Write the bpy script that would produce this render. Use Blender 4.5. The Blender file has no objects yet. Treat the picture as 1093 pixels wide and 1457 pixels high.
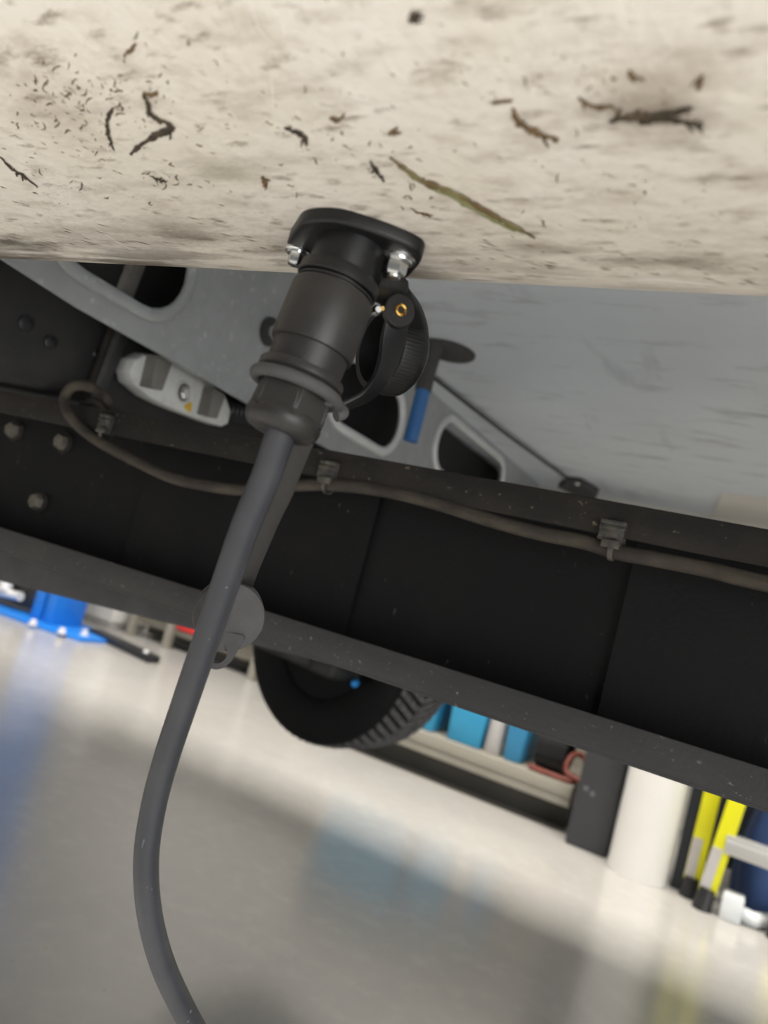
import bpy, bmesh, math, random
from mathutils import Vector as Vec, noise

random.seed(7)
SC = bpy.context.scene
COL = SC.collection
R = math.radians

# ------------------------------------------------------------------ camera
FPX, IW, IH = 1100.0, 1093.0, 1457.0
PITCH, ROLL, YAW, H = R(5), R(15), R(28.5), 0.95
FW = Vec((0, math.cos(PITCH), math.sin(PITCH)))
_R0, _U0 = Vec((1, 0, 0)), Vec((0, -math.sin(PITCH), math.cos(PITCH)))
CR = _R0 * math.cos(ROLL) + _U0 * math.sin(ROLL)
CU = _U0 * math.cos(ROLL) - _R0 * math.sin(ROLL)
CAM = Vec((0, 0, H))
cd = bpy.data.cameras.new('camera'); cam = bpy.data.objects.new('camera', cd); COL.objects.link(cam)
from mathutils import Matrix
cam.matrix_world = Matrix(((CR.x, CU.x, -FW.x, CAM.x), (CR.y, CU.y, -FW.y, CAM.y), (CR.z, CU.z, -FW.z, CAM.z), (0, 0, 0, 1)))
cd.sensor_fit = 'AUTO'; cd.sensor_width = 36.0; cd.lens = FPX / IH * 36.0
cd.clip_start = 0.01; cd.clip_end = 100
cd.dof.use_dof = True; cd.dof.focus_distance = 0.45; cd.dof.aperture_fstop = 7.8
SC.camera = cam

# ------------------------------------------------------------------ world, light, exposure
w = bpy.data.worlds.new('workshop_daylight'); SC.world = w; w.use_nodes = True
bg = w.node_tree.nodes['Background']; bg.inputs[0].default_value = (0.96, 0.98, 1.0, 1); bg.inputs[1].default_value = 0.17
SC.view_settings.view_transform = 'Standard'; SC.view_settings.look = 'None'
SC.view_settings.gamma = 1.0; SC.view_settings.exposure = 0.0; SC.view_settings.use_curve_mapping = False

# vehicle axes: L runs along the vehicle, N across it and away from the camera
AL = Vec((math.cos(YAW), -math.sin(YAW), 0)); AN = Vec((math.sin(YAW), math.cos(YAW), 0)); AZ = Vec((0, 0, 1))
def V(l, n, z): return AL * l + AN * n + AZ * (z + H)        # vehicle coordinates (z from lens height) -> world
def area(name, loc, target, sx, sy, power, col):
    ld = bpy.data.lights.new(name, 'AREA'); ld.shape = 'RECTANGLE'; ld.size = sx; ld.size_y = sy; ld.energy = power; ld.color = col
    o = bpy.data.objects.new(name, ld); COL.objects.link(o); o.location = loc
    o.rotation_euler = (Vec(target) - Vec(loc)).to_track_quat('-Z', 'Y').to_euler(); return o
for q in (area('ceiling_light', V(-1.0, 2.05, 3.75), V(-1.0, 2.05, -0.95), 9.0, 0.3, 720, (1.0, 0.935, 0.845)),
          area('ceiling_light', V(-0.6, -1.6, 3.75), V(-0.6, -1.6, -0.95), 9.0, 0.3, 850, (1.0, 0.97, 0.93))): q.rotation_euler = (0, 0, -YAW)
area('door_daylight', V(4.3, -2.4, 0.25), V(-0.4, 0.8, 0.1), 3.2, 2.2, 210, (0.97, 0.98, 1.0))

def ray(x, y): return FW + CR * ((x - IW / 2) / FPX) + CU * ((IH / 2 - y) / FPX)
def onD(x, y, D): return CAM + ray(x, y) * D
def onN(x, y, n):
    d = ray(x, y); return CAM + d * (n / d.dot(AN))
def onL(x, y, l):
    d = ray(x, y); return CAM + d * (l / d.dot(AL))
def onZ(x, y, z):
    d = ray(x, y); return CAM + d * (z / d.z)
def G(x, y): return onZ(x, y, -H)
def inV(P):
    q = P - CAM; return Vec((q.dot(AL), q.dot(AN), q.z))

# ------------------------------------------------------------------ materials
MATS = {}
def mat(name, col, rough=0.5, metal=0.0, spec=0.5, n1=None, bump=0.0, bscale=60.0, coat=0.0, grime=False):
    """n1: list of (scale, detail, lo, hi, colour, stretch) noise layers mixed over the base colour"""
    if name in MATS: return MATS[name]
    m = bpy.data.materials.new(name); m.use_nodes = True; nt = m.node_tree; N = nt.nodes; K = nt.links
    b = N['Principled BSDF']
    b.inputs['Base Color'].default_value = (*col, 1); b.inputs['Roughness'].default_value = rough
    b.inputs['Metallic'].default_value = metal; b.inputs['Specular IOR Level'].default_value = spec
    b.inputs['Coat Weight'].default_value = coat; b.inputs['Coat Roughness'].default_value = 0.08
    g = N.new('ShaderNodeNewGeometry')
    vr = N.new('ShaderNodeVectorRotate'); vr.rotation_type = 'Z_AXIS'; vr.inputs['Angle'].default_value = YAW
    K.new(g.outputs['Position'], vr.inputs['Vector'])          # world position turned into vehicle axes
    prev = None
    for i, (sc, det, lo, hi, c2, st) in enumerate(n1 or []):
        mp = N.new('ShaderNodeMapping'); mp.inputs['Scale'].default_value = st; mp.inputs['Location'].default_value = (i * 3.7, i * 1.3, 0)
        K.new(vr.outputs[0], mp.inputs['Vector'])
        t = N.new('ShaderNodeTexNoise'); t.inputs['Scale'].default_value = sc; t.inputs['Detail'].default_value = det; t.inputs['Roughness'].default_value = 0.6
        K.new(mp.outputs[0], t.inputs['Vector'])
        mr = N.new('ShaderNodeMapRange'); mr.inputs[1].default_value = lo; mr.inputs[2].default_value = hi
        K.new(t.outputs['Fac'], mr.inputs[0])
        mx = N.new('ShaderNodeMix'); mx.data_type = 'RGBA'
        K.new(mr.outputs[0], mx.inputs[0])
        if prev: K.new(prev, mx.inputs[6])
        else: mx.inputs[6].default_value = (*col, 1)
        mx.inputs[7].default_value = (*c2, 1); prev = mx.outputs[2]
    if grime:                                   # scraped-in grime streaks along the skirt's lower edge
        sx = N.new('ShaderNodeSeparateXYZ'); K.new(vr.outputs[0], sx.inputs[0])
        mr = N.new('ShaderNodeMapRange'); mr.inputs[1].default_value = 0.245; mr.inputs[2].default_value = 0.312; K.new(sx.outputs[1], mr.inputs[0])
        mp = N.new('ShaderNodeMapping'); mp.inputs['Scale'].default_value = (0.22, 1.6, 1.6); K.new(vr.outputs[0], mp.inputs['Vector'])
        t = N.new('ShaderNodeTexNoise'); t.inputs['Scale'].default_value = 60; t.inputs['Detail'].default_value = 9; t.inputs['Roughness'].default_value = 0.65; K.new(mp.outputs[0], t.inputs['Vector'])
        t2 = N.new('ShaderNodeTexNoise'); t2.inputs['Scale'].default_value = 9; t2.inputs['Detail'].default_value = 3; K.new(vr.outputs[0], t2.inputs['Vector'])
        ad = N.new('ShaderNodeMath'); ad.operation = 'ADD'; K.new(t.outputs['Fac'], ad.inputs[0]); K.new(t2.outputs['Fac'], ad.inputs[1])
        m1 = N.new('ShaderNodeMapRange'); m1.inputs[1].default_value = 0.93; m1.inputs[2].default_value = 1.14; K.new(ad.outputs[0], m1.inputs[0])
        mu = N.new('ShaderNodeMath'); mu.operation = 'MULTIPLY'; K.new(m1.outputs[0], mu.inputs[0]); K.new(mr.outputs[0], mu.inputs[1])
        mx = N.new('ShaderNodeMix'); mx.data_type = 'RGBA'; K.new(mu.outputs[0], mx.inputs[0]); K.new(prev, mx.inputs[6]); mx.inputs[7].default_value = (0.17, 0.14, 0.105, 1); prev = mx.outputs[2]
    if prev: K.new(prev, b.inputs['Base Color'])
    if bump:
        t = N.new('ShaderNodeTexNoise'); t.inputs['Scale'].default_value = bscale; t.inputs['Detail'].default_value = 4
        K.new(vr.outputs[0], t.inputs['Vector'])
        bp = N.new('ShaderNodeBump'); bp.inputs['Strength'].default_value = bump; bp.inputs['Distance'].default_value = 0.002
        K.new(t.outputs['Fac'], bp.inputs['Height']); K.new(bp.outputs[0], b.inputs['Normal'])
    MATS[name] = m; return m

S1 = (1, 1, 1)
mat('skirt', (0.76, 0.705, 0.615), 0.42, n1=[
    (9, 5, 0.42, 0.70, (0.84, 0.80, 0.74), S1),
    (80, 9, 0.50, 0.76, (0.54, 0.48, 0.40), (0.6, 1.4, 1.4)),
    (120, 8, 0.57, 0.74, (0.25, 0.20, 0.15), (0.5, 1.5, 1.5)),
    (26, 9, 0.54, 0.74, (0.46, 0.41, 0.35), (0.3, 1.8, 1.8))], bump=0.3, bscale=220, grime=True)
mat('floor', (0.42, 0.41, 0.39), 0.2, spec=0.6, n1=[(1.2, 5, 0.4, 0.7, (0.37, 0.36, 0.345), S1), (14, 6, 0.5, 0.8, (0.46, 0.445, 0.42), S1), (60, 3, 0.68, 0.74, (0.28, 0.27, 0.26), S1)], bump=0.12, bscale=9)
mat('wall', (0.78, 0.76, 0.71), 0.6, n1=[(3, 4, 0.4, 0.8, (0.72, 0.70, 0.65), S1)])
mat('body', (0.75, 0.72, 0.66), 0.35, n1=[(5, 3, 0.4, 0.8, (0.70, 0.67, 0.61), S1)])
mat('underfloor', (0.74, 0.79, 0.84), 0.42, n1=[(3.5, 5, 0.40, 0.65, (0.70, 0.75, 0.80), S1), (14, 7, 0.56, 0.74, (0.43, 0.46, 0.48), (0.5, 1.6, 1)), (5, 3, 0.62, 0.75, (0.54, 0.58, 0.62), (2, .6, 1))])
mat('galvanised', (0.40, 0.42, 0.43), 0.42, metal=0.35, n1=[(18, 5, 0.4, 0.7, (0.33, 0.345, 0.35), S1), (60, 3, 0.6, 0.72, (0.52, 0.54, 0.55), S1)])
mat('galvanised_lit_edge', (0.72, 0.74, 0.75), 0.35, metal=0.3, n1=[(40, 3, 0.4, 0.8, (0.62, 0.64, 0.65), S1)])  # paler copy of galvanised, painting in the light caught by hole lips
mat('rail_black', (0.006, 0.006, 0.0065), 0.6, spec=0.22, n1=[(9, 5, 0.5, 0.85, (0.011, 0.0105, 0.010), S1), (160, 3, 0.70, 0.76, (0.07, 0.065, 0.06), (1, 1, .5)), (7, 3, 0.66, 0.8, (0.016, 0.012, 0.010), S1)], bump=0.2, bscale=240)
mat('rail_lip', (0.016, 0.0145, 0.013), 0.72, spec=0.25, n1=[(24, 7, 0.45, 0.8, (0.034, 0.028, 0.022), (0.5, 1, 1)), (190, 3, 0.66, 0.74, (0.15, 0.125, 0.09), (0.8, 1, 1))], bump=0.3, bscale=240)
mat('rail_bottom', (0.036, 0.036, 0.036), 0.68, spec=0.3, n1=[(20, 7, 0.4, 0.8, (0.055, 0.053, 0.049), (0.5, 1, 1)), (220, 3, 0.66, 0.74, (0.15, 0.14, 0.125), (0.8, 1, 1))], bump=0.3, bscale=240)
mat('loom', (0.035, 0.03, 0.026), 0.75, spec=0.2, n1=[(50, 6, 0.4, 0.75, (0.082, 0.070, 0.052), (0.4, 1, 1))], bump=0.3, bscale=300)
mat('clip', (0.03, 0.029, 0.028), 0.5, n1=[(90, 5, 0.42, 0.75, (0.12, 0.105, 0.08), S1)], bump=0.3, bscale=200)
mat('plug_black', (0.019, 0.0175, 0.0165), 0.46, spec=0.45, n1=[(40, 5, 0.4, 0.75, (0.029, 0.026, 0.0235), S1)], bump=0.06, bscale=500)
mat('socket_black', (0.006, 0.006, 0.0065), 0.42, spec=0.4, n1=[(50, 4, 0.5, 0.8, (0.011, 0.0105, 0.0105), S1)])
mat('cable_grey', (0.030, 0.032, 0.038), 0.48, spec=0.5, n1=[(30, 4, 0.45, 0.75, (0.045, 0.047, 0.053), S1), (260, 2, 0.73, 0.77, (0.16, 0.16, 0.16), S1)])
mat('rubber', (0.066, 0.064, 0.063), 0.68, spec=0.3, n1=[(90, 4, 0.45, 0.75, (0.082, 0.08, 0.078), S1)], bump=0.15, bscale=700)
mat('zinc', (0.62, 0.63, 0.62), 0.24, metal=1.0, n1=[(120, 3, 0.45, 0.7, (0.78, 0.79, 0.78), S1)])
mat('dirty_bolt', (0.13, 0.12, 0.095), 0.6, metal=0.2, n1=[(120, 4, 0.45, 0.7, (0.07, 0.065, 0.05), S1)])
mat('brass', (0.85, 0.55, 0.16), 0.22, metal=1.0, n1=[(100, 2, 0.45, 0.7, (0.75, 0.48, 0.13), S1)])
mat('dark_tank', (0.014, 0.014, 0.015), 0.6, n1=[(14, 6, 0.45, 0.75, (0.026, 0.024, 0.023), S1), (30, 4, 0.6, 0.72, (0.006, 0.006, 0.006), S1)], bump=0.5, bscale=30)
mat('bracket_white', (0.78, 0.79, 0.77), 0.45, n1=[(60, 4, 0.5, 0.75, (0.66, 0.66, 0.63), S1)])
mat('strap_grey_rib_shade', (0.22, 0.21, 0.19), 0.6, n1=[(60, 4, 0.5, 0.75, (0.17, 0.16, 0.145), S1)])  # on the white bracket's ribs this grey paints in their shaded sides
mat('yellow_paint', (0.80, 0.50, 0.02), 0.5, n1=[(200, 2, 0.4, 0.7, (0.9, 0.58, 0.03), S1)])
mat('hose_blue', (0.04, 0.16, 0.42), 0.4, n1=[(30, 3, 0.4, 0.7, (0.04, 0.145, 0.38), S1)])
mat('tyre', (0.007, 0.007, 0.0075), 0.75, spec=0.25, n1=[(60, 4, 0.45, 0.75, (0.011, 0.0105, 0.0105), S1)])
mat('tyre_tread_lit', (0.14, 0.138, 0.14), 0.8, spec=0.2, n1=[(50, 4, 0.45, 0.75, (0.055, 0.054, 0.054), S1)])  # much lighter than the tyre, painting in the lit tread stripes
mat('dark_steel', (0.025, 0.025, 0.026), 0.5, n1=[(20, 5, 0.45, 0.75, (0.045, 0.044, 0.043), S1)])
mat('tag_blue', (0.02, 0.28, 0.75), 0.4, n1=[(50, 2, 0.4, 0.7, (0.03, 0.32, 0.8), S1)])
mat('lift_blue', (0.015, 0.18, 0.62), 0.35, n1=[(5, 3, 0.4, 0.7, (0.02, 0.20, 0.66), S1)])
mat('nut_white', (0.80, 0.80, 0.80), 0.3, metal=0.3, n1=[(50, 2, 0.4, 0.7, (0.7, 0.7, 0.7), S1)])
mat('black_paint', (0.012, 0.012, 0.014), 0.45, n1=[(20, 3, 0.45, 0.75, (0.02, 0.02, 0.022), S1)])
mat('post_grey', (0.036, 0.037, 0.042), 0.5, n1=[(6, 4, 0.45, 0.75, (0.042, 0.042, 0.048), S1)])
mat('bolt_grey', (0.10, 0.10, 0.11), 0.5, n1=[(60, 4, 0.45, 0.75, (0.13, 0.13, 0.14), S1)])
mat('slate', (0.018, 0.024, 0.034), 0.5, n1=[(6, 4, 0.45, 0.75, (0.022, 0.029, 0.040), S1)])
mat('drum_white', (0.72, 0.71, 0.685), 0.3, n1=[(4, 3, 0.45, 0.75, (0.69, 0.68, 0.655), S1)])
mat('shelf_beige', (0.27, 0.255, 0.215), 0.5, n1=[(8, 4, 0.45, 0.75, (0.24, 0.225, 0.19), S1)])
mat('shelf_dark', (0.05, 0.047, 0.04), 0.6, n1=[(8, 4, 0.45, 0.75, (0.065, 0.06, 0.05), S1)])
mat('bench_shadow_olive', (0.13, 0.12, 0.095), 0.6, n1=[(8, 4, 0.45, 0.75, (0.10, 0.09, 0.075), S1)])
mat('bin_cyan', (0.03, 0.27, 0.48), 0.4, n1=[(8, 4, 0.45, 0.75, (0.035, 0.30, 0.52), S1)])
mat('bin_blue', (0.03, 0.20, 0.38), 0.45, n1=[(8, 4, 0.45, 0.75, (0.035, 0.23, 0.42), S1)])
mat('red', (0.62, 0.03, 0.03), 0.45, n1=[(8, 4, 0.45, 0.75, (0.55, 0.025, 0.025), S1)])
mat('hose_red', (0.17, 0.035, 0.022), 0.5, n1=[(20, 4, 0.45, 0.75, (0.13, 0.028, 0.018), S1)])
mat('ladder_yellow', (0.72, 0.70, 0.01), 0.4, n1=[(8, 4, 0.45, 0.75, (0.66, 0.64, 0.01), S1)])
mat('sticker', (0.42, 0.405, 0.40), 0.5, n1=[(20, 4, 0.45, 0.75, (0.38, 0.37, 0.365), S1)])
mat('aluminium', (0.62, 0.62, 0.61), 0.4, metal=0.6, n1=[(20, 4, 0.45, 0.75, (0.56, 0.56, 0.55), (0.2, 1, 4))])
mat('sack_blue', (0.022, 0.055, 0.165), 0.7, n1=[(8, 4, 0.45, 0.75, (0.03, 0.065, 0.18), S1)])
mat('pipe_white', (0.60, 0.63, 0.65), 0.35, n1=[(8, 4, 0.45, 0.75, (0.56, 0.59, 0.61), S1)])
mat('weed_dark', (0.030, 0.023, 0.014), 0.8, n1=[(150, 3, 0.4, 0.7, (0.09, 0.065, 0.035), S1)])
mat('speck', (0.12, 0.09, 0.06), 0.85, n1=[(90, 3, 0.4, 0.7, (0.25, 0.20, 0.14), S1)])
mat('weed_brown', (0.16, 0.10, 0.045), 0.8, n1=[(150, 3, 0.4, 0.7, (0.09, 0.055, 0.025), S1)])
mat('grass', (0.19, 0.165, 0.07), 0.75, n1=[(120, 3, 0.4, 0.6, (0.13, 0.085, 0.035), S1)])
mat('grass_green', (0.17, 0.18, 0.065), 0.75, n1=[(120, 3, 0.4, 0.7, (0.24, 0.24, 0.12), S1)])
mat('scuff', (0.86, 0.84, 0.80), 0.4, n1=[(150, 3, 0.4, 0.7, (0.80, 0.77, 0.72), S1)])

# ------------------------------------------------------------------ mesh helpers
class MB:
    def __init__(s): s.v = []; s.f = []
    def add(s, vs, fs):
        b = len(s.v); s.v += [Vec(p) for p in vs]; s.f += [tuple(i + b for i in f) for f in fs]; return s
    def box(s, O, X, Y, Z):                    # O centre, X Y Z half-extent vectors
        O, X, Y, Z = Vec(O), Vec(X), Vec(Y), Vec(Z)
        vs = [O + X * a + Y * b + Z * c for a in (-1, 1) for b in (-1, 1) for c in (-1, 1)]
        return s.add(vs, [(0, 1, 3, 2), (4, 6, 7, 5), (0, 4, 5, 1), (2, 3, 7, 6), (0, 2, 6, 4), (1, 5, 7, 3)])
    def vbox(s, l0, l1, n0, n1, z0, z1):
        return s.box(V((l0 + l1) / 2, (n0 + n1) / 2, (z0 + z1) / 2), AL * (l1 - l0) / 2, AN * (n1 - n0) / 2, AZ * (z1 - z0) / 2)
    def lathe(s, O, A, prof, seg=32, X=None, sx=1.0, caps=True, lobes=None):
        A = Vec(A).normalized(); X = Vec(X) if X else A.orthogonal()
        X = (X - A * X.dot(A)).normalized(); Y = A.cross(X); vs = []; n = len(prof)
        for (t, r) in prof:
            for k in range(seg):
                a = 2 * math.pi * k / seg; rr = r * (lobes(a, t) if lobes else 1)
                vs.append(Vec(O) + A * t + X * (math.cos(a) * rr * sx) + Y * (math.sin(a) * rr))
        fs = [(i * seg + k, i * seg + (k + 1) % seg, (i + 1) * seg + (k + 1) % seg, (i + 1) * seg + k) for i in range(n - 1) for k in range(seg)]
        if caps: fs += [tuple(range(seg))[::-1], tuple((n - 1) * seg + k for k in range(seg))]
        return s.add(vs, fs)
    def tube(s, pts, rad, seg=16, flat=1.0, wdir=None, caps=True):
        """swept ellipse; rad number or list; flat scales the second axis; wdir fixes the wide direction"""
        P = [Vec(p) for p in pts]; n = len(P); vs = []; X = None
        for i in range(n):
            T = (P[min(i + 1, n - 1)] - P[max(i - 1, 0)]).normalized()
            if wdir is not None:
                wd = Vec(wdir[i]) if isinstance(wdir, list) else Vec(wdir)
                X = (wd - T * wd.dot(T)).normalized()
            else:
                X = T.orthogonal().normalized() if X is None else (X - T * X.dot(T)).normalized()
            Y = T.cross(X); r = rad[i] if isinstance(rad, (list, tuple)) else rad
            for k in range(seg):
                a = 2 * math.pi * k / seg
                vs.append(P[i] + X * (math.cos(a) * r) + Y * (math.sin(a) * r * flat))
        fs = [(i * seg + k, i * seg + (k + 1) % seg, (i + 1) * seg + (k + 1) % seg, (i + 1) * seg + k) for i in range(n - 1) for k in range(seg)]
        if caps: fs += [tuple(range(seg))[::-1], tuple((n - 1) * seg + k for k in range(seg))]
        return s.add(vs, fs)
    def strap(s, pts, wid, th, wdir):
        """flat band: rectangular section, wid along wdir, th across"""
        P = [Vec(p) for p in pts]; n = len(P); vs = []
        for i in range(n):
            T = (P[min(i + 1, n - 1)] - P[max(i - 1, 0)]).normalized()
            wd = Vec(wdir[i]) if isinstance(wdir, list) else Vec(wdir)
            X = (wd - T * wd.dot(T)).normalized(); Y = T.cross(X); q = wid[i] if isinstance(wid, list) else wid
            for a, b in ((-1, -1), (1, -1), (1, 1), (-1, 1)): vs.append(P[i] + X * (a * q / 2) + Y * (b * th / 2))
        fs = [(i * 4 + k, i * 4 + (k + 1) % 4, (i + 1) * 4 + (k + 1) % 4, (i + 1) * 4 + k) for i in range(n - 1) for k in range(4)]
        fs += [(3, 2, 1, 0), tuple((n - 1) * 4 + k for k in range(4))]
        return s.add(vs, fs)
    def prism(s, poly, A):                     # poly: world points of one face, A: extrusion vector
        P = [Vec(p) for p in poly]; n = len(P)
        return s.add(P + [p + Vec(A) for p in P], [tuple(range(n))[::-1], tuple(range(n, 2 * n))] + [(i, (i + 1) % n, n + (i + 1) % n, n + i) for i in range(n)])
    def build(s, name, m, parent=None, bevel=0.0, seg=2, sharp=38):
        c = sum(s.v, Vec()) / max(1, len(s.v)); return link(name, [p - c for p in s.v], s.f, c, m, parent, bevel, seg, sharp)

def wloc(o):
    p = Vec(o.location)
    while o.parent: o = o.parent; p = p + Vec(o.location)
    return p
def link(name, vs, fs, c, m, parent, bevel=0, seg=2, sharp=38):
    me = bpy.data.meshes.new(name); me.from_pydata([tuple(v) for v in vs], [], fs)
    bm = bmesh.new(); bm.from_mesh(me); bmesh.ops.recalc_face_normals(bm, faces=bm.faces)
    if bevel:
        ed = [e for e in bm.edges if len(e.link_faces) == 2 and e.calc_face_angle(0) > R(30)]
        if ed: bmesh.ops.bevel(bm, geom=ed, offset=bevel, segments=seg, profile=0.5, affect='EDGES', clamp_overlap=True)
    bm.to_mesh(me); bm.free()
    for p in me.polygons: p.use_smooth = True
    me.set_sharp_from_angle(angle=R(sharp))
    me.materials.append(MATS[m]); o = bpy.data.objects.new(name, me); COL.objects.link(o)
    o.location = c
    if parent: o.parent = parent; o.location = c - wloc(parent)
    return o
def tag(o, label=None, cat=None, group=None, kind=None):
    for k, v in (('label', label), ('category', cat), ('group', group), ('kind', kind)):
        if v: o[k] = v
    return o
def thing(name, loc, label, cat, group=None):
    o = bpy.data.objects.new(name, None); COL.objects.link(o); o.location = loc; o.empty_display_size = 0.05
    return tag(o, label, cat, group)
def spline(pts, n=8):                          # Catmull-Rom through points (any dimension of Vec)
    P = [Vec(p) for p in pts]; P = [P[0] * 2 - P[1]] + P + [P[-1] * 2 - P[-2]]; out = []
    for i in range(1, len(P) - 2):
        for k in range(n):
            t = k / n; a, b, c, d = P[i - 1], P[i], P[i + 1], P[i + 2]
            out.append(0.5 * ((2 * b) + (c - a) * t + (2 * a - 5 * b + 4 * c - d) * t * t + (3 * b - a - 3 * c + d) * t ** 3))
    out.append(P[-2]); return out
def rounded(poly, r, seg=5):                   # rounds the corners of a 2D polygon
    out = []; n = len(poly)
    for i in range(n):
        a, b, c = Vec(poly[i - 1]), Vec(poly[i]), Vec(poly[(i + 1) % n])
        d1 = min(r, (a - b).length * 0.48); d2 = min(r, (c - b).length * 0.48)
        p, q = b + (a - b).normalized() * d1, b + (c - b).normalized() * d2
        for k in range(seg + 1):
            t = k / seg; out.append(p * (1 - t) ** 2 + b * 2 * t * (1 - t) + q * t * t)
    return out
def plate(outer, holes, O, X, Y, T):           # flat plate with holes: 2D outlines in frame O,X,Y, thickness vector T
    cu = bpy.data.curves.new('tmp', 'CURVE'); cu.dimensions = '2D'; cu.fill_mode = 'BOTH'; cu.extrude = 0.5
    for lp in [outer] + holes:
        sp = cu.splines.new('POLY'); sp.points.add(len(lp) - 1); sp.use_cyclic_u = True
        for p, q in zip(sp.points, lp): p.co = (q[0], q[1], 0, 1)
    ob = bpy.data.objects.new('tmp', cu); COL.objects.link(ob); dg = bpy.context.evaluated_depsgraph_get()
    me = bpy.data.meshes.new_from_object(ob.evaluated_get(dg))
    m = MB().add([Vec(O) + Vec(X) * v.co.x + Vec(Y) * v.co.y + Vec(T) * (v.co.z + 0.5) for v in me.vertices], [tuple(p.vertices) for p in me.polygons])
    bpy.data.objects.remove(ob); bpy.data.curves.remove(cu); bpy.data.meshes.remove(me); return m
def hexbolt(mb, O, A, r, h, X=None, dome=True):
    hexr = lambda a, t: 1.0 / math.cos((a % (math.pi / 3)) - math.pi / 6) * math.cos(math.pi / 6) if t < h * 0.8 else 1.0 / math.cos((a % (math.pi / 3)) - math.pi / 6) * math.cos(math.pi / 6)
    return mb.lathe(O, A, [(0, r), (h * 0.78, r), (h, r * 0.84)], 36, X, lobes=hexr)

# ------------------------------------------------------------------ setting
fl = MB().box((0, 2.5, -0.05), (9, 0, 0), (0, 9, 0), (0, 0, 0.05)).build('floor', 'floor'); tag(fl, kind='structure')
wn = 5.15
tag(MB().vbox(-9.0, 6.5, wn, wn + 0.15, -H, 3.2).build('wall_far', 'wall'), kind='structure')

# ------------------------------------------------------------------ the vehicle
veh = thing('vehicle', V(-0.5, 1.25, -0.32), 'raised vehicle with dirty cream side skirt, black chassis rail and grey underfloor', 'vehicle')
L0, L1 = -3.2, 2.2
PROF = [(0.335, 0.30), (0.333, 0.19), (0.328, 0.158), (0.320, 0.1492), (0.310, 0.1448), (0.298, 0.1422), (0.28, 0.1405), (0.255, 0.1398), (0.225, 0.1405), (0.195, 0.144), (0.17, 0.150),
        (0.148, 0.159), (0.128, 0.172), (0.112, 0.190), (0.103, 0.215), (0.098, 0.26), (0.095, 0.40)]
pr = [(v.x, v.y) for v in spline([Vec((a, b, 0)) for a, b in PROF], 4)]
def skirt_uv(x, y):                            # where a pixel's ray meets the skirt profile, with its normal
    d = ray(x, y); k = d.z / d.dot(AN)
    for (n0, z0), (n1, z1) in zip(pr, pr[1:]):
        if n0 > 0.312: continue
        k0, k1 = z0 / n0, z1 / n1
        if k0 <= k <= k1 or (k < k0 and n0 < 0.3125 and n0 > 0.306):
            t = min(1, max(0, (k - k0) / (k1 - k0))); n = n0 + (n1 - n0) * t
            nor = (AN * (z1 - z0) - AZ * (n1 - n0)); nor = nor * (-1 if nor.dot(d) > 0 else 1)
            return CAM + d * (n / d.dot(AN)), nor.normalized()
    n0, z0 = pr[-1]; return CAM + d * (n0 / d.dot(AN)), -AN
mb = MB(); vs = []; NL = 60
for i in range(NL + 1):
    l = L0 + (L1 - L0) * i / NL
    for (n, z) in pr: vs.append(V(l, n, z))
    for (n, z) in pr[::-1]:                    # 4 mm thick shell, inner skin
        k = pr.index((n, z)); a = pr[max(k - 1, 0)]; b = pr[min(k + 1, len(pr) - 1)]
        t = Vec((b[0] - a[0], b[1] - a[1], 0)).normalized(); vs.append(V(l, n + t.y * 0.004, z - t.x * 0.004))
m2 = 2 * len(pr)
mb.add(vs, [(i * m2 + k, i * m2 + (k + 1) % m2, (i + 1) * m2 + (k + 1) % m2, (i + 1) * m2 + k) for i in range(NL) for k in range(m2)] + [tuple(range(m2)), tuple(NL * m2 + k for k in range(m2))])
skirt = tag(mb.build('side_skirt', 'skirt', veh), 'dirty cream moulded side skirt')
def stain(x, y, wpx, hpx, col, amt, seed):           # an irregular dirt patch on the skirt paint
    p, no = skirt_uv(x, y); q = inV(p); D = (p - CAM).dot(FW); nt = MATS['skirt'].node_tree; N = nt.nodes; K = nt.links
    b = N['Principled BSDF']; src = b.inputs['Base Color'].links[0].from_socket
    vr = [n for n in N if n.bl_idname == 'ShaderNodeVectorRotate'][0]
    mp = N.new('ShaderNodeMapping'); sl = FPX / (wpx * D); sn_ = FPX / (hpx * D) * .55
    mp.inputs['Scale'].default_value = (sl, sn_, sn_ * .3); mp.inputs['Location'].default_value = (-q.x * sl, -q.y * sn_, -(q.z + H) * sn_ * .3); K.new(vr.outputs[0], mp.inputs['Vector'])
    le = N.new('ShaderNodeVectorMath'); le.operation = 'LENGTH'; K.new(mp.outputs[0], le.inputs[0])
    t = N.new('ShaderNodeTexNoise'); t.inputs['Scale'].default_value = 70 + seed; t.inputs['Detail'].default_value = 8; t.inputs['Roughness'].default_value = .7
    m0 = N.new('ShaderNodeMapping'); m0.inputs['Scale'].default_value = (.5, 1.3, 1.3); K.new(vr.outputs[0], m0.inputs['Vector']); K.new(m0.outputs[0], t.inputs['Vector'])
    sb = N.new('ShaderNodeMath'); sb.operation = 'MULTIPLY_ADD'; K.new(t.outputs['Fac'], sb.inputs[0]); sb.inputs[1].default_value = 2.6; sb.inputs[2].default_value = -1.0
    s2 = N.new('ShaderNodeMath'); s2.operation = 'SUBTRACT'; K.new(sb.outputs[0], s2.inputs[0]); K.new(le.outputs['Value'], s2.inputs[1])
    mr = N.new('ShaderNodeMapRange'); mr.inputs[1].default_value = -.8; mr.inputs[2].default_value = .1; mr.inputs[4].default_value = amt; K.new(s2.outputs[0], mr.inputs[0])
    mx = N.new('ShaderNodeMix'); mx.data_type = 'RGBA'; K.new(mr.outputs[0], mx.inputs[0]); K.new(src, mx.inputs[6]); mx.inputs[7].default_value = (*col, 1); K.new(mx.outputs[2], b.inputs['Base Color'])
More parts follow.
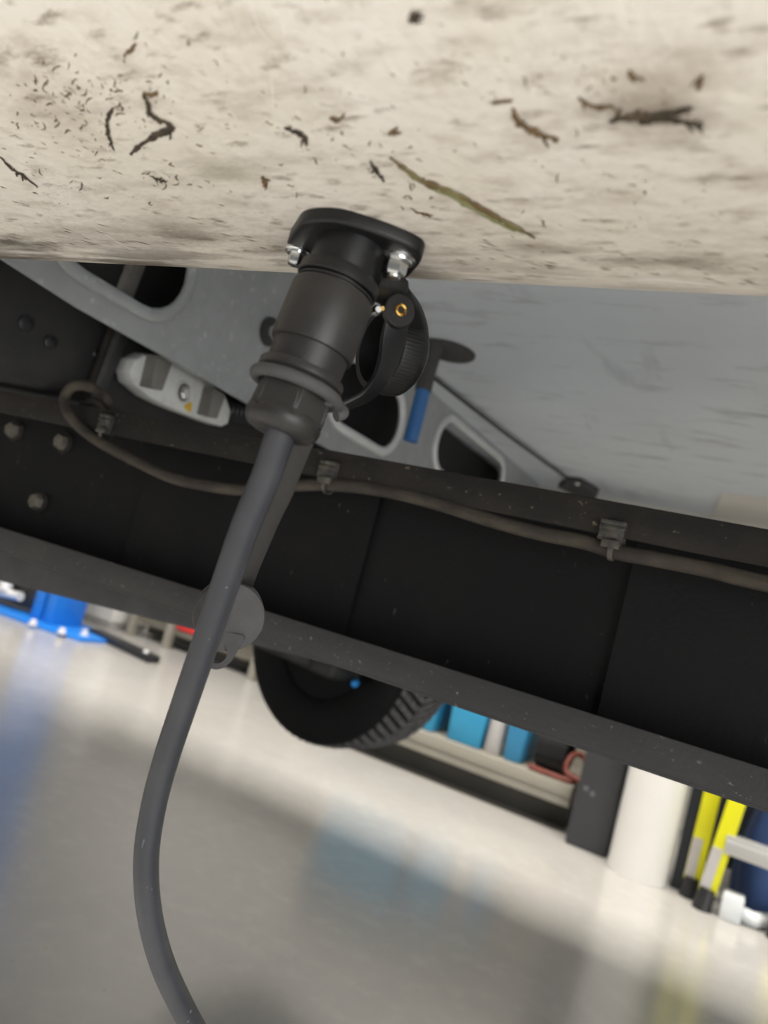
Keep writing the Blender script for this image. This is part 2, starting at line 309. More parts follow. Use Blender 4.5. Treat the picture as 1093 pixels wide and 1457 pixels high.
stain(930, 160, 95, 34, (0.20, 0.155, 0.11), .75, 1)
stain(930, 108, 110, 28, (0.42, 0.35, 0.27), .5, 5)
stain(15, 345, 110, 14, (0.10, 0.085, 0.065), .9, 9)
stain(262, 335, 90, 18, (0.16, 0.135, 0.105), .7, 13)
stain(965, 372, 130, 20, (0.20, 0.165, 0.125), .7, 17)
stain(330, 248, 70, 14, (0.33, 0.30, 0.21), .6, 21)
stain(60, 150, 120, 40, (0.40, 0.34, 0.26), .45, 25)
stain(760, 352, 90, 14, (0.28, 0.23, 0.18), .6, 29)
MB().vbox(L0, L1, 0.095, 0.115, 0.40, 2.05).vbox(L0, L1, 2.335, 2.355, 0.14, 2.05).vbox(L0, L1, 0.1, 2.35, 2.05, 2.08).vbox(L0, L0 + 0.02, 0.12, 2.33, 0.45, 2.05).vbox(L1 - 0.02, L1, 0.12, 2.33, 0.45, 2.05).build('body_shell', 'body', veh)
FZ = 0.42
tag(MB().vbox(L0, L1, 0.12, 2.33, FZ, FZ + 0.03).build('underfloor_panel', 'underfloor', veh), 'light grey underfloor sheet')
mb = MB(); q = [onZ(1028, 703, FZ - .004), onZ(1130, 714, FZ - .004), onZ(1130, 775, FZ - .004), onZ(1008, 742, FZ - .004)]
mb.prism(q, AZ * 0.005).build('lit_patch_plate', 'body', veh)  # added pale plate paints in a lit patch of the underfloor

# crossmember with flanged holes
CL = -0.75
def obround(nc, zc, hl, r, seg=10):
    out = []
    for s, a0 in ((1, -90), (-1, 90)):
        for k in range(seg + 1):
            a = R(a0 + 180 * k / seg); out.append((nc + s * (hl - r) + r * math.cos(a), zc + r * math.sin(a)))
    return out
HOLES = [(0.60, 0.305, 0.105, 0.060), (1.215, 0.308, 0.135, 0.060), (1.76, 0.338, 0.23, 0.060)]
low = [(q.y, q.z) for q in (inV(onL(x, y, CL)) for x, y in ((-40, 340), (0, 366), (110, 437), (227, 503), (355, 576), (470, 640)))]
outer = low + [(low[-1][0] + .25, low[-1][1] + .004), (2.32, low[-1][1] + .01), (2.32, FZ), (low[0][0], FZ)]
cross = plate(outer, [obround(*h) for h in HOLES], V(CL, 0, 0), AN, AZ, -AL * 0.005).build('crossmember', 'galvanised', veh, sharp=25)
tag(cross, 'galvanised crossmember with flanged oval holes')
for i, h in enumerate(HOLES):
    pts = [V(CL + 0.002, n, z) for n, z in obround(h[0], h[1], h[2] + 0.004, h[3] + 0.004, 12)]
    mb = MB(); N2 = len(pts); seg = 10; vs = []
    for k in range(N2):
        T = (pts[(k + 1) % N2] - pts[k - 1]).normalized(); Y = T.cross(AL)
        for j in range(seg):
            a = 2 * math.pi * j / seg; vs.append(pts[k] + Y * (math.cos(a) * 0.009) + AL * (math.sin(a) * 0.006))
    mb.add(vs, [(k * seg + j, k * seg + (j + 1) % seg, ((k + 1) % N2) * seg + (j + 1) % seg, ((k + 1) % N2) * seg + j) for k in range(N2) for j in range(seg)])
    mb.build('hole_lip', 'galvanised_lit_edge' if i else 'galvanised', cross)
b0 = onL(383, 472, CL)
mb = MB().lathe(b0, AL, [(0, .022), (.004, .022), (.005, .020)], 24); mb.build('washer', 'dark_steel', cross)  # dark ring paints in the shaded hole around the bolt
hexbolt(MB(), b0 + AL * .004, AL, .013, .014).build('bolt', 'zinc', cross)

# dark tank behind the crossmember, its strap and the white bracket
tank = MB().vbox(-1.75, -0.835, 0.42, 2.2, 0.122, FZ).build('tank', 'dark_tank', veh, bevel=0.02, seg=3); tag(tank, 'black tank behind the crossmember')  # black body lengthened behind the crossmember holes so they look dark
a, b = onL(172, 478, -.82), onL(138, 565, -.82)
MB().tube([a + AZ * .05, a, b, b - AZ * .03], 0.012, 8, flat=0.5, wdir=AN).build('strap', 'dark_steel', tank, sharp=60)
a, b = onL(157, 470, -.82), onL(122, 570, -.82)
MB().tube([a + AZ * .05, a, b, b - AZ * .03], 0.005, 8).build('strap', 'rail_lip', tank)
a, b = onL(195, 372, -.83), onL(172, 432, -.83)
MB().tube([a + AZ * .03, a, b], 0.015, 8, flat=0.5, wdir=AN).build('strap', 'strap_grey_rib_shade', tank)
for (x, y, r) in ((135, 504, 6), (70, 487, 8), (35, 460, 9)):
    MB().lathe(onL(x, y, -.836), AL, [(0, r * .0011), (.004, r * .0011), (.006, r * .0007)], 16).build('plug', 'black_paint', tank)
def brk(x, y): return onL(x, y, -.80)
bo = [(186, 530), (194, 512), (212, 504), (232, 506), (250, 514), (300, 545), (322, 566), (329, 585), (325, 603), (316, 607), (300, 602), (268, 590), (238, 578), (214, 566), (190, 546)]
ctr = brk(258, 555)
wbr = MB().prism([brk(x, y) for x, y in bo], -AL * 0.03).build('bracket', 'bracket_white', veh, bevel=0.0022, seg=2)
tag(wbr, 'white bracket with recessed bolt and yellow paint mark')
for q in (((226, 505), (246, 517), (232, 556), (215, 552)), ((306, 552), (322, 562), (310, 596), (296, 592))):
    MB().prism([onL(x, y, -.778) for x, y in q], -AL * 0.03).build('rib', 'strap_grey_rib_shade', wbr, bevel=0.002)
ctr = brk(260, 558)
MB().lathe(ctr - AL * .002, AL, [(0, .0165), (.004, .0165), (.006, .0150), (.0055, .0135), (.002, .0130)], 32, caps=False).build('recess_ring', 'bracket_white', wbr)
MB().lathe(ctr - AL * .003, AL, [(0, .0132), (.0042, .0132), (.0044, .0125)], 28).build('washer', 'strap_grey_rib_shade', wbr)  # grey disc added to paint in the shade of the bolt recess
hexbolt(MB(), ctr + AL * .001, AL, .0095, .008, X=AZ + AN * .2).build('bolt', 'zinc', wbr)
yp = brk(268, 579); MB().lathe(yp - AL * .001, AL, [(0, .007), (.003, .006), (.0035, .003)], 11, lobes=lambda a, t: 1 + .3 * math.sin(3 * a)).build('paint_mark', 'yellow_paint', wbr)
pts = [onL(x, y, -.815) for x, y in ((318, 582), (345, 585), (372, 592))]
mb = MB()
for k in range(9): mb.lathe(pts[0].lerp(pts[2], k / 9), pts[2] - pts[0], [(0, .017), (.003, .020), (.006, .017)], 16)
mb.build('bellows', 'black_paint', veh)

# drain fitting with blue hose
dw = onZ(637, 497, FZ); dr = MB().lathe(dw - AZ * .001, -AZ, [(0, .050), (.004, .050), (.007, .046), (.010, .03), (.016, .016)], 32).build('drain_fitting', 'rubber', veh)
tag(dr, 'black drain flange with blue hose')
st = onZ(621, 492, FZ - .008); dd = inV(st)
def dz(x, y): return onN(x, y, dd.y)
MB().tube(spline([st + AZ * .004, dz(614, 510), dz(606, 538), dz(602, 556)], 5), 0.0145, 14).build('spout', 'rubber', dr)
MB().tube([dz(605, 543), dz(597, 578), dz(584, 628)], 0.0125, 14).build('hose', 'hose_blue', dr)
# thin rod along the crossmember
ra, rb = onZ(560, 493, FZ - .006), onZ(820, 690, FZ - .006)
rod = MB().tube([ra, ra.lerp(rb, .5) - AZ * .004, rb], 0.0045, 8).build('brake_line', 'rubber', veh)
ro = [(795, 688), (806, 678), (828, 680), (853, 695), (848, 707), (822, 702)]
MB().prism([onZ(x, y, FZ - .001) for x, y in ro], -AZ * .012).build('line_clip', 'rubber', rod, bevel=.003)
MB().lathe(onZ(822, 687, FZ - .013), -AZ, [(0, .008), (.004, .008), (.007, .004)], 12).build('rivet', 'zinc', rod)

# chassis rail: lipped channel with separate web sheets
NR = 0.62; ZT, ZTL, ZBT, ZB = 0.1095, 0.0815, -0.056, -0.0845
RL0, RL1 = -2.4, 1.6
mb = MB().vbox(RL0, RL1, NR, NR + .004, ZTL, ZT).vbox(RL0, RL1, NR, NR + .065, ZT - .004, ZT)
rail = mb.build('chassis_rail', 'rail_lip', veh, bevel=0.0012)
tag(rail, 'black lipped chassis rail with dust')
MB().vbox(RL0, RL1, NR, NR + .004, ZB, ZBT).vbox(RL0, RL1, NR, NR + .065, ZB, ZB + .004).build('bottom_lip', 'rail_bottom', rail, bevel=0.0012)
cuts = [RL0]
for (xt, yt, xb, yb) in ((224, 655, 196, 795), (537, 705, 494, 892), (926, 800, 872, 1015)):
    a, b = inV(onN(xt, yt, NR + .055)), inV(onN(xb, yb, NR + .055)); cuts.append((a.x + b.x) / 2)
cuts.append(RL1)
for i in range(4):
    a, b = cuts[i], cuts[i + 1]; d0 = 0.0 if i % 2 else 0.006
    # sheets overlap at each joint; each one is slightly dished
    mb = MB(); l0 = a - (.012 if i else 0); l1 = b + .004; K = 8; vs = []
    for k in range(K + 1):
        t = k / K; l = l0 + (l1 - l0) * t; dn = NR + .050 + d0 + 0.004 * math.sin(math.pi * t)
        for (n, z) in ((dn, ZB + .004), (dn, ZT - .004), (dn + .003, ZT - .004), (dn + .003, ZB + .004)): vs.append(V(l, n, z))
    mb.add(vs, [(k * 4 + j, k * 4 + (j + 1) % 4, k * 4 + 4 + (j + 1) % 4, k * 4 + 4 + j) for k in range(K) for j in range(4)] + [(0, 1, 2, 3), tuple(K * 4 + j for j in range(4))])
    mb.build('web_panel', 'rail_black', rail)
for (x, y) in ((12, 610), (82, 627), (46, 712)):
    p = onN(x, y, NR + .045)
    MB().lathe(p + AN * .013, -AN, [(0, .0145), (.003, .0145), (.004, .0135)], 20).build('washer', 'rail_lip', rail)
    hexbolt(MB(), p + AN * .012, -AN, .0105, .012, X=AZ + AL * random.uniform(-.4, .4)).build('bolt', 'dirty_bolt', rail)
# hangers that carry the rail from the floor (outside the picture) and the far rail
for l in (-1.95, 1.2): MB().vbox(l - .03, l + .03, NR + .004, NR + .06, ZT, FZ).build('hanger', 'dark_steel', rail)
MB().vbox(RL0, RL1, 1.72, 1.78, ZB, ZT).vbox(-2.0, -1.9, 1.72, 1.78, ZT, FZ).vbox(1.15, 1.25, 1.72, 1.78, ZT, FZ).build('far_rail', 'rail_black', veh, bevel=.004)
# lower bar seen under the rail
a0, a1 = inV(onN(0, 827, .78)), inV(onN(262, 893, .78)); dl = (a1 - a0) / (a1.x - a0.x)
e0, e1 = a0 + dl * (-1.9 - a0.x), a0 + dl * (-0.36 - a0.x)
mb = MB().prism([V(e0.x, .78, e0.z), V(e1.x, .78, e1.z), V(e1.x, .78, -.06), V(e0.x, .78, -.06)], AN * .05)
bar = mb.build('lower_bar', 'dark_steel', veh, bevel=.004)
for bb in ((-1.86, -1.80, .70, .80, -.075, FZ), (-1.30, -1.24, .67, .80, -.08, -.05)): MB().vbox(*bb).build('bar_bracket', 'dark_steel', bar)

# wiring loom under the top lip
lp = [(1180, 855), (1093, 831), (1010, 811), (940, 797), (880, 786), (830, 771), (765, 758), (700, 741), (620, 716), (545, 698), (470, 690), (420, 691), (352, 697), (300, 692), (245, 680), (195, 657), (150, 634), (118, 612), (98, 590), (92, 567), (104, 550), (126, 550), (146, 562), (158, 576)]
pp = []
for i, (x, y) in enumerate(lp):
    n = NR - .004 if i < 17 else NR - .004 + (i - 17) * .003
    if 1 < i < 13: n = NR + .003 if (y and abs(x - 870) > 30 and abs(x - 467) > 30) else NR - .001
    if i >= 18: n = NR - .012
    if i >= 22: n = NR + .012 * (i - 21)
    pp.append(onN(x, y, n))
lz = inV(pp[1]).z; pp = [V(l, NR - .003, lz) for l in (1.5, .9, .4, .15)] + pp[1:]
loom = MB().tube(spline(pp, 6), 0.0062, 12).build('wiring_loom', 'loom', veh)
tag(loom, 'dusty dark wiring loom clipped under the rail lip')
def edge_clip(x, y, tw):
    p = onN(x, y, NR - .002); mb = MB()
    O = p; X = AL * .0098; 
    mb.box(O, X, AN * .0035, AZ * .0075)
    for dzz in (.006, .0015): mb.box(O - AN * .0035 + AZ * dzz, X * 1.02, AN * .0012, AZ * .0017)
    mb.box(O + AN * .008, X, AN * .0015, AZ * .0075)
    mb.box(O - AZ * .0075 + AN * .003, X * 1.03, AN * .0065, AZ * .0014)
    mb.box(O - AZ * .0115 - AN * .002 + AL * .002, AL * .0072, AN * .006, AZ * .0032)
    cl = mb.build('edge_clip', 'clip', rail, bevel=.0007)
    c = p - AZ * .0140 + AN * .002; mb = MB(); vs = []
    ring = [c + AL * .003 + AN * (math.cos(t) * .0088) + AZ * (math.sin(t) * .0088) for t in [2 * math.pi * k / 20 for k in range(21)]]
    mb.strap(ring, .004, .0016, AL); mb.build('cable_tie', 'clip', rail)
for (x, y) in ((152, 600), (468, 668), (872, 755)): edge_clip(x, y, 0)
# hose stub beside the loop
MB().tube(spline([onN(118, 577, NR + .02), onN(136, 572, NR + .015), onN(150, 588, NR + .02)], 5), .005, 10).build('hose_stub', 'loom', veh)

# far wheel: tyre with block tread, rim and suspension arm
WT = R(11); WA = AN * math.cos(WT) + AL * math.sin(WT); WL = AL * math.cos(WT) - AN * math.sin(WT)     # turned a little
wc = V(-1.212, 2.06, -0.198); WW = 0.29
wheel = MB().lathe(wc + WA * .03, WA, [(0, .10), (.0, .205), (.02, .215), (.18, .215), (.19, .20), (.19, .05)], 48).build('wheel', 'tyre', veh)
tyre = MB().lathe(wc, WA, [(.02, .20), (.004, .215), (-.004, .25), (-.004, .285), (.006, .312), (.020, .326), (.036, .3295), (WW - .036, .3295), (WW - .020, .326), (WW - .006, .312), (WW + .004, .285), (WW + .004, .25), (WW - .004, .215), (WW - .02, .20)], 96, caps=False, X=AZ).build('tyre', 'tyre', wheel)
mb = MB(); nb = 66                               # chevron blocks all round
for k in range(nb):
    for row in range(4):
        t0 = .028 + row * .0605; vs = []
        for (tt, sk) in ((t0, 0), (t0 + .053, 1)):
            sl = 1.5 if row < 2 else -1.5
            for da in (-.29, .29):
                ang = 2 * math.pi * (k + da + sl * (tt - .145) / .1) / nb
                for rr in (.322, .3385):
                    rad = rr - (0.007 if (row == 0 and sk == 0) or (row == 3 and sk == 1) else 0)
                    vs.append(wc + WA * tt + AZ * (math.cos(ang) * rad) + WL * (math.sin(ang) * rad))
        mb.add(vs, [(0, 1, 3, 2), (4, 6, 7, 5), (0, 4, 5, 1), (2, 3, 7, 6), (0, 2, 6, 4), (1, 5, 7, 3)])
tag(mb.build('tread_blocks', 'tyre_tread_lit', wheel, sharp=20), kind='stuff')
arm = MB().tube([V(-1.75, 1.76, -.05), onN(352, 905, 1.82), onN(420, 932, 1.85), onN(470, 952, 1.9), onN(500, 962, 2.0), wc + WA * .05], [.018, .018, .02, .026, .024, .024], 12).build('suspension_arm', 'dark_steel', veh)
MB().box(onN(462, 948, 1.86), AL * .035, AN * .02, AZ * .02).build('arm_bush', 'rail_bottom', arm, bevel=.006)
MB().lathe(wc - AN * .12 + AZ * .13, AN, [(0, .045), (.16, .045)], 24).lathe(wc + AZ * .13 - AN * .3, AN, [(0, .03), (.35, .03)], 16).build('axle', 'dark_steel', veh)
MB().lathe(onN(506, 972, 1.98), -AN + AL * .3, [(0, .011), (.012, .012), (.02, .010), (.024, .006)], 14).build('valve_cap', 'tag_blue', veh)
MB().tube([onN(506, 972, 1.98), onN(500, 962, 2.0)], .008, 8).build('valve_stem', 'dark_steel', veh)

# ------------------------------------------------------------------ socket on the skirt
FLZ = 0.1405; FT = 0.0065                        # flange seat and thickness
fpx = [(406, 348), (428, 315), (478, 314), (545, 335), (597, 357), (601, 373), (578, 400), (546, 403), (490, 397), (430, 388), (411, 374)]
fp = rounded([Vec((q.x, q.y, 0)) for q in (inV(onZ(x, y, FLZ - FT)) for x, y in fpx)], 0.007, 5)
sock = MB().prism([V(p.x, p.y, FLZ + .004) for p in fp], -AZ * (FT + .004)).build('socket_flange', 'socket_black', veh, bevel=0.0016, seg=3)
tag(sock, 'black flanged socket bolted under the skirt')
Aax = onZ(501, 353, FLZ - FT); dA = (Aax - CAM).dot(FW)
# axis direction: through the pixel line of the plug, tilted so the rings open as in the picture
def axis_for(D): return (onD(396, 617, D) - Aax)
best = min((abs((axis_for(D / 1000).normalized()).dot(ray(440, 490).normalized()) + math.sin(R(16.5))), D / 1000) for D in range(260, 480))
AX = axis_for(best[1]).normalized(); KS = (onD(396, 617, best[1]) - Aax).length / 0.0965
XR = (CR - AX * CR.dot(AX)).normalized()
def at(s): return Aax + AX * ((s - .004) * KS)
def prof(lst): return [(s * KS, r * KS) for s, r in lst]
MB().lathe(at(.0), AX, prof([(0.001, .0172), (.0185, .0168), (.019, .0192), (.0195, .0195), (.0246, .0197), (.0251, .0193), (.0253, .0174), (.030, .0172)]), 56).build('socket_barrel', 'socket_black', sock)
for (x, y, sc) in ((425, 357, .8), (567, 366, 1.05)):
    p = onZ(x, y, FLZ - FT); mb = MB().lathe(p + AZ * .0005, -AZ, [(0, .0075 * sc), (.0014, .0075 * sc), (.0018, .007 * sc)], 28)
    mb.build('washer', 'zinc', sock)
    hexbolt(MB().lathe(p - AZ * .001, -AZ, [(0, .0063 * sc), (.0012, .0060 * sc)], 24), p - AZ * .002, -AZ, .0048 * sc, .0062 * sc, X=AL + AN * .4).lathe(p - AZ * .0078 * sc, -AZ, [(0, .0032 * sc), (.0012 * sc, .0028 * sc)], 16).build('bolt', 'zinc', sock)
MB().tube([onZ(532, 365, FLZ - FT), onZ(540, 357, FLZ - FT)], .0014, 8).build('rib', 'rubber', sock)
MB().tube([onD(545, 386, dA + .012), onD(556, 378, dA + .016)], .002, 8).build('rib', 'socket_black', sock)
# hinge ear, lid hanging behind, pin
e1 = at(.020) + XR * .0175 * KS; e2 = onD(572, 425, dA + .028)
MB().tube(spline([at(.019) + XR * .012 * KS, onD(548, 408, dA + .016), onD(563, 418, dA + .024)], 4), [.0085] * 8 + [.0075], 12, flat=.75).build('hinge_ear', 'socket_black', sock, sharp=60)
LA = (CR * .80 + FW * .58 - CU * .12).normalized(); lc = onD(556, 500, dA + .072)
knurl = lambda a, t: 1 + (.012 * math.cos(70 * a) if 0 <= t < .010 else 0)
lid = MB().lathe(lc - LA * .006, LA, [(.013, .0005), (.013, .0185), (-.001, .0190), (-.001, .0222), (.0005, .0225), (.009, .0228), (.013, .0222), (.0165, .019), (.018, .012)], 210, caps=True, lobes=knurl).build('socket_lid', 'socket_black', sock)
MB().tube(spline([onD(563, 420, dA + .030), onD(578, 440, dA + .045), onD(590, 475, dA + .064), onD(592, 510, dA + .070)], 5), .0075, 12, flat=.6, wdir=CR + FW * .4).build('lid_arm', 'socket_black', lid, sharp=60)
MB().lathe(onD(534, 443, dA + .008), -FW + CR * .4, [(0, .0022), (.002, .0024), (.004, .0014)], 12).build('hinge_pin', 'zinc', sock)
MB().lathe(onD(541, 441, dA + .012), -FW + CR * .4, [(0, .0015), (.002, .0016), (.003, .001)], 10).build('hinge_pin', 'brass', sock)

# ------------------------------------------------------------------ the plug with its cable
plug = thing('cable_plug', Aax + AX * .03, 'round black electrical plug with thick grey cable, pushed up into the skirt socket', 'plug')
fine = lambda a, t: 1 + .004 * math.cos(60 * a)
MB().lathe(at(0), AX, prof([(.0262, .0170), (.0264, .0187), (.0272, .0189), (.0274, .0179), (.0283, .0179), (.0286, .0193), (.0300, .0199), (.0565, .0200), (.0582, .0196), (.0585, .0178)]), 120, X=XR, lobes=fine).build('locking_collar', 'plug_black', plug, sharp=30)
MB().lathe(at(0), AX, prof([(.055, .0181), (.069, .0178), (.0692, .0200), (.0700, .0205), (.0728, .0205), (.0736, .0196), (.076, .018)]), 64).build('plug_body', 'plug_black', plug)
mb = MB(); c = at(.0775); ring = [c + XR * (math.cos(t) * .0198 * KS) + AX.cross(XR) * (math.sin(t) * .0198 * KS) for t in [2 * math.pi * k / 56 for k in range(57)]]
mb.tube(ring, .0030 * KS, 12); mb.build('cap_ring', 'rubber', plug, sharp=60)
hexs = lambda a, t: (1 / math.cos(((a + .87) % (math.pi / 3)) - math.pi / 6) * math.cos(math.pi / 6)) * .85 + .15 if t < .0955 * KS else 1.0
nut = MB().lathe(at(0), AX, prof([(.0755, .0178), (.0785, .0184), (.0905, .0190), (.0925, .0190)]), 72, X=XR, lobes=hexs).build('gland_nut', 'plug_black', plug, sharp=9)
MB().lathe(at(0), AX, prof([(.0900, .0165), (.0918, .0178), (.0945, .0183), (.0975, .0176), (.1000, .0155), (.1012, .0122), (.1005, .0095)]), 56).build('gland_end', 'plug_black', nut)
for k in range(6):
    a = -.87 + k * math.pi / 3; d = XR * math.cos(a) + AX.cross(XR) * math.sin(a)
    t = d.cross(AX)
    MB().tube([at(.0795) + d * .0172 * KS, at(.0905) + d * .0181 * KS], .0016, 8, flat=.5, wdir=t).build('nut_rib', 'plug_black', nut)
b0_ = best[1]; cq = [(380, 675, .006), (348, 752, .015), (317, 842, .027), (290, 921, .038), (263, 1000, .050), (237, 1078, .061), (218, 1150, .069), (208, 1225, .074), (213, 1300, .080), (231, 1370, .090), (258, 1430, .103), (288, 1485, .115), (322, 1545, .135), (352, 1610, .165)]
cpx = [(410, 588, b0_ - .003), (398, 622, b0_)] + [(x, y, b0_ + d) for x, y, d in cq]
cp = [onD(*q) for q in cpx]; last = cp[-1]
tail = [last + Vec((.035, .035, -.10)), last + Vec((.06, .08, -.28)), Vec((last.x + .05, last.y + .16, .09)), Vec((last.x - .05, last.y + .18, .02)), Vec((last.x - .30, last.y + .02, .0064)), Vec((last.x - .8, last.y - .5, .0064)), Vec((last.x - 1.2, last.y - 1.6, .0064))]
tag(MB().tube(spline(cp + tail, 8), .0064, 28).build('cable', 'cable_grey', plug, sharp=60), 'thick smooth grey cable')
MB().tube([onD(207, 1186, b0_ + .0655), onD(205, 1196, b0_ + .0657), onD(202, 1206, b0_ + .066)], [.0003, .0007, .0003], 6).build('scratch', 'bolt_grey', bpy.data.objects['cable'])
# strap from the ring up to the hinge rivet
sp = [(484, 578, .349), (497, 574, .350), (520, 563, .352), (540, 541, .353), (552, 512, .353), (558, 484, .352), (566, 455, .350), (570, 430, .349), (566, 414, .352)]
spts = spline([onD(x, y, D) for x, y, D in sp], 6); wd = []
n = len(spts)
for i in range(n):
    t = i / (n - 1); wd.append((FW * (1 - t) + CR * (0.15 + .9 * t) + CU * -.1 + FW * .35).normalized())
wids = [(.010 + .003 * min(1, i / n * 2)) if i < n - 14 else .0125 for i in range(n)]
MB().strap(spts, wids, .0022, wd).build('retaining_strap', 'socket_black', plug, bevel=.0004)
rp = onD(568, 442, .347)
RN = (-FW + CR * .55).normalized()
eye = MB().lathe(rp + RN * -.002, RN, [(0, .0078), (.0025, .0078), (.003, .0072)], 28).build('strap_eye', 'socket_black', plug)
MB().lathe(rp + RN * .0008, RN, [(0, .0030), (.0012, .0030), (.0018, .0024), (.0012, .0016), (-.001, .0014)], 24, caps=False).build('rivet', 'brass', eye)
MB().tube(spline([at(.078) + XR * .017 * KS - FW * .006, onD(484, 580, .345), onD(488, 588, .345), onD(478, 592, .343)], 4), .0028, 10).build('ring_tab', 'rubber', plug)
# dust cap hanging behind the cable
hp = [(430, 622, .362), (416, 655, .366), (401, 695, .372), (386, 732, .378), (369, 775, .386), (352, 815, .394), (338, 852, .408)]
hpt = spline([onD(x, y, D - .362 + b0_ + .016 + .0022 * i) for i, (x, y, D) in enumerate(hp)], 6); hn = len(hpt)
hw = [(.0135 if i < hn * .35 else .0135 - .0025 * math.sin(math.pi * (i / hn - .35) / .65)) for i in range(hn)]
MB().strap([p - CR * .001 for p in hpt], hw, .0025, CR * .95 + CU * .2).build('cap_strap', 'plug_black', plug, bevel=.0005)
cD = b0_ + .061; dc = onD(326, 878, cD); DA = (-FW + CR * .20 - CU * .1).normalized()
cap = MB().lathe(dc, DA, [(-.012, .0440 * cD), (-.012, .0455 * cD), (-.001, .0462 * cD), (.0006, .0450 * cD), (.0012, .040 * cD)], 48, X=CU).build('dust_cap', 'rubber', plug, sharp=50)
lp2 = rounded([Vec((x, y, 0)) for x, y in ((288, 918), (286, 940), (304, 955), (325, 948), (338, 925), (352, 905), (300, 895))], 12, 5)
hl2 = [(318 + 15 * math.cos(t) * (1.0), 929 + 13 * math.sin(t)) for t in [2 * math.pi * k / 20 for k in range(20)]]
hl2 = [(308 + 15.5 * math.cos(t), 928 + 16 * math.sin(t)) for t in [2 * math.pi * k / 20 for k in range(20)]]
O2 = onD(0, 0, cD - .001); X2 = CR * ((cD - .001) / FPX); Y2 = -CU * ((cD - .001) / FPX)
plate([(p.x, p.y) for p in lp2], [hl2], O2, X2, Y2, FW * .003).build('pull_ring', 'rubber', cap, sharp=30)

# ------------------------------------------------------------------ debris stuck to the skirt
def ribbon(mb, px, wpx, lift=.0004, jit=.8, fade=True):
    P = []; wdir = []; rad = []; pts = spline([Vec((x, y, 0)) for x, y in px], 6); n = len(pts)
    for i, q in enumerate(pts):
        t = i / (n - 1); p, no = skirt_uv(q.x + random.uniform(-jit, jit), q.y + random.uniform(-jit, jit)); D = (p - CAM).dot(FW)
        rr = wpx * .55 * D / FPX * (0.3 + .7 * math.sin(math.pi * min(1, max(0.03, t * .9 + .05)))) * random.uniform(.55, 1.3)
        P.append(p + no * (lift + rr * .1)); rad.append(rr); wdir.append(no)
    T = [(P[min(i + 1, n - 1)] - P[max(0, i - 1)]).normalized() for i in range(n)]
    mb.tube(P, rad, 6, flat=.35, wdir=[wdir[i].cross(T[i]) for i in range(n)]); return pts
def weed(name, px, wpx, m, label, lift=.0004, group='dried plant bits stuck to the skirt'):
    wpx *= 1.4
    mb = MB(); pts = ribbon(mb, px, wpx, lift, jit=.5 if 'grass' in m else 1.3)
    for _ in range(int(wpx * .6) if 'grass' not in m else 2):      # frayed side fibres that belong to the same strand
        k = random.randrange(1, len(pts) - 2); a = pts[k]; d = (pts[k + 1] - pts[k - 1]).normalized(); sgn = random.choice((-1, 1)); ln = random.uniform(.6, 1.5) * wpx
        b = a + (d * .8 + Vec((-d.y, d.x, 0)) * sgn * random.uniform(.2, .9)) * ln
        ribbon(mb, [(a.x, a.y), ((a.x + b.x) / 2 + random.uniform(-1, 1), (a.y + b.y) / 2 + random.uniform(-1, 1)), (b.x, b.y)], wpx * .35, lift)
    return tag(mb.build(name, m, sharp=70), label, 'plant debris', group)
weed('grass_blade', [(556, 223), (578, 240), (600, 256), (632, 268), (664, 284), (700, 304), (730, 320), (762, 338)], 11, 'grass', 'long olive brown grass blade lying aslant above the socket bolt')
weed('grass_blade', [(612, 263), (650, 278), (690, 302), (735, 325)], 7, 'grass_green', 'short green grass strand on top of the long olive blade', lift=.0012)
weed('dried_weed', [(731, 153), (738, 170), (757, 184), (775, 193), (795, 196)], 9, 'weed_brown', 'light brown curled strip of weed above the long grass blade')
weed('dried_weed', [(868, 172), (890, 166), (915, 165), (950, 160), (985, 152)], 10, 'weed_dark', 'dark clump of weed in the brown smear')
weed('dried_weed', [(912, 174), (945, 168), (972, 172), (1000, 179)], 8, 'weed_dark', 'thin dark weed strand leaving the brown smear')
weed('dried_weed', [(824, 137), (838, 148), (858, 151), (872, 149)], 6, 'weed_brown', 'short bent brown strand beside the dark weed clump')
weed('dried_root', [(203, 133), (211, 145), (214, 160), (222, 168), (240, 175), (243, 183), (222, 192), (200, 206), (187, 219)], 7, 'weed_dark', 'dark hooked root with a zigzag bend')
weed('dried_root', [(204, 132), (215, 134), (226, 133)], 5, 'weed_brown', 'tiny brown twig tip at the top of the hooked root')
weed('dried_root', [(161, 152), (154, 170), (154, 190), (163, 214)], 4.5, 'weed_dark', 'thin upright curved fibre beside the hooked root')
weed('dried_weed', [(0, 222), (18, 240), (34, 250), (54, 266)], 5, 'weed_dark', 'dark slanting fibre with a thick middle, far along the skirt from the socket')
weed('dried_weed', [(406, 182), (420, 187), (432, 192), (437, 207)], 7, 'weed_dark', 'small dark crumpled leaf above the left flange bolt')
weed('dried_weed', [(528, 229), (536, 243), (546, 257)], 5, 'weed_dark', 'small dark sliver beside the tip of the long grass blade')
weed('twig', [(213, 250), (225, 254), (237, 258)], 4, 'weed_dark', 'tiny straight dark twig below the hooked root')
weed('seed', [(583, 30), (589, 25), (596, 19)], 8, 'weed_dark', 'small dark seed husk high on the clean part of the skirt')
weed('dried_weed', [(470, 167), (478, 169), (487, 168)], 5, 'weed_brown', 'tiny brown chip above the flange')
weed('dried_weed', [(553, 190), (561, 187), (569, 188)], 6, 'weed_brown', 'tiny brown chip between the flange and the curled strip')
weed('dried_weed', [(585, 296), (600, 303), (615, 306)], 4, 'weed_brown', 'thin rust coloured strand under the long grass blade')
weed('dried_weed', [(700, 146), (715, 143), (730, 141)], 4, 'weed_brown', 'faint short fibre just above the light brown curled strip')
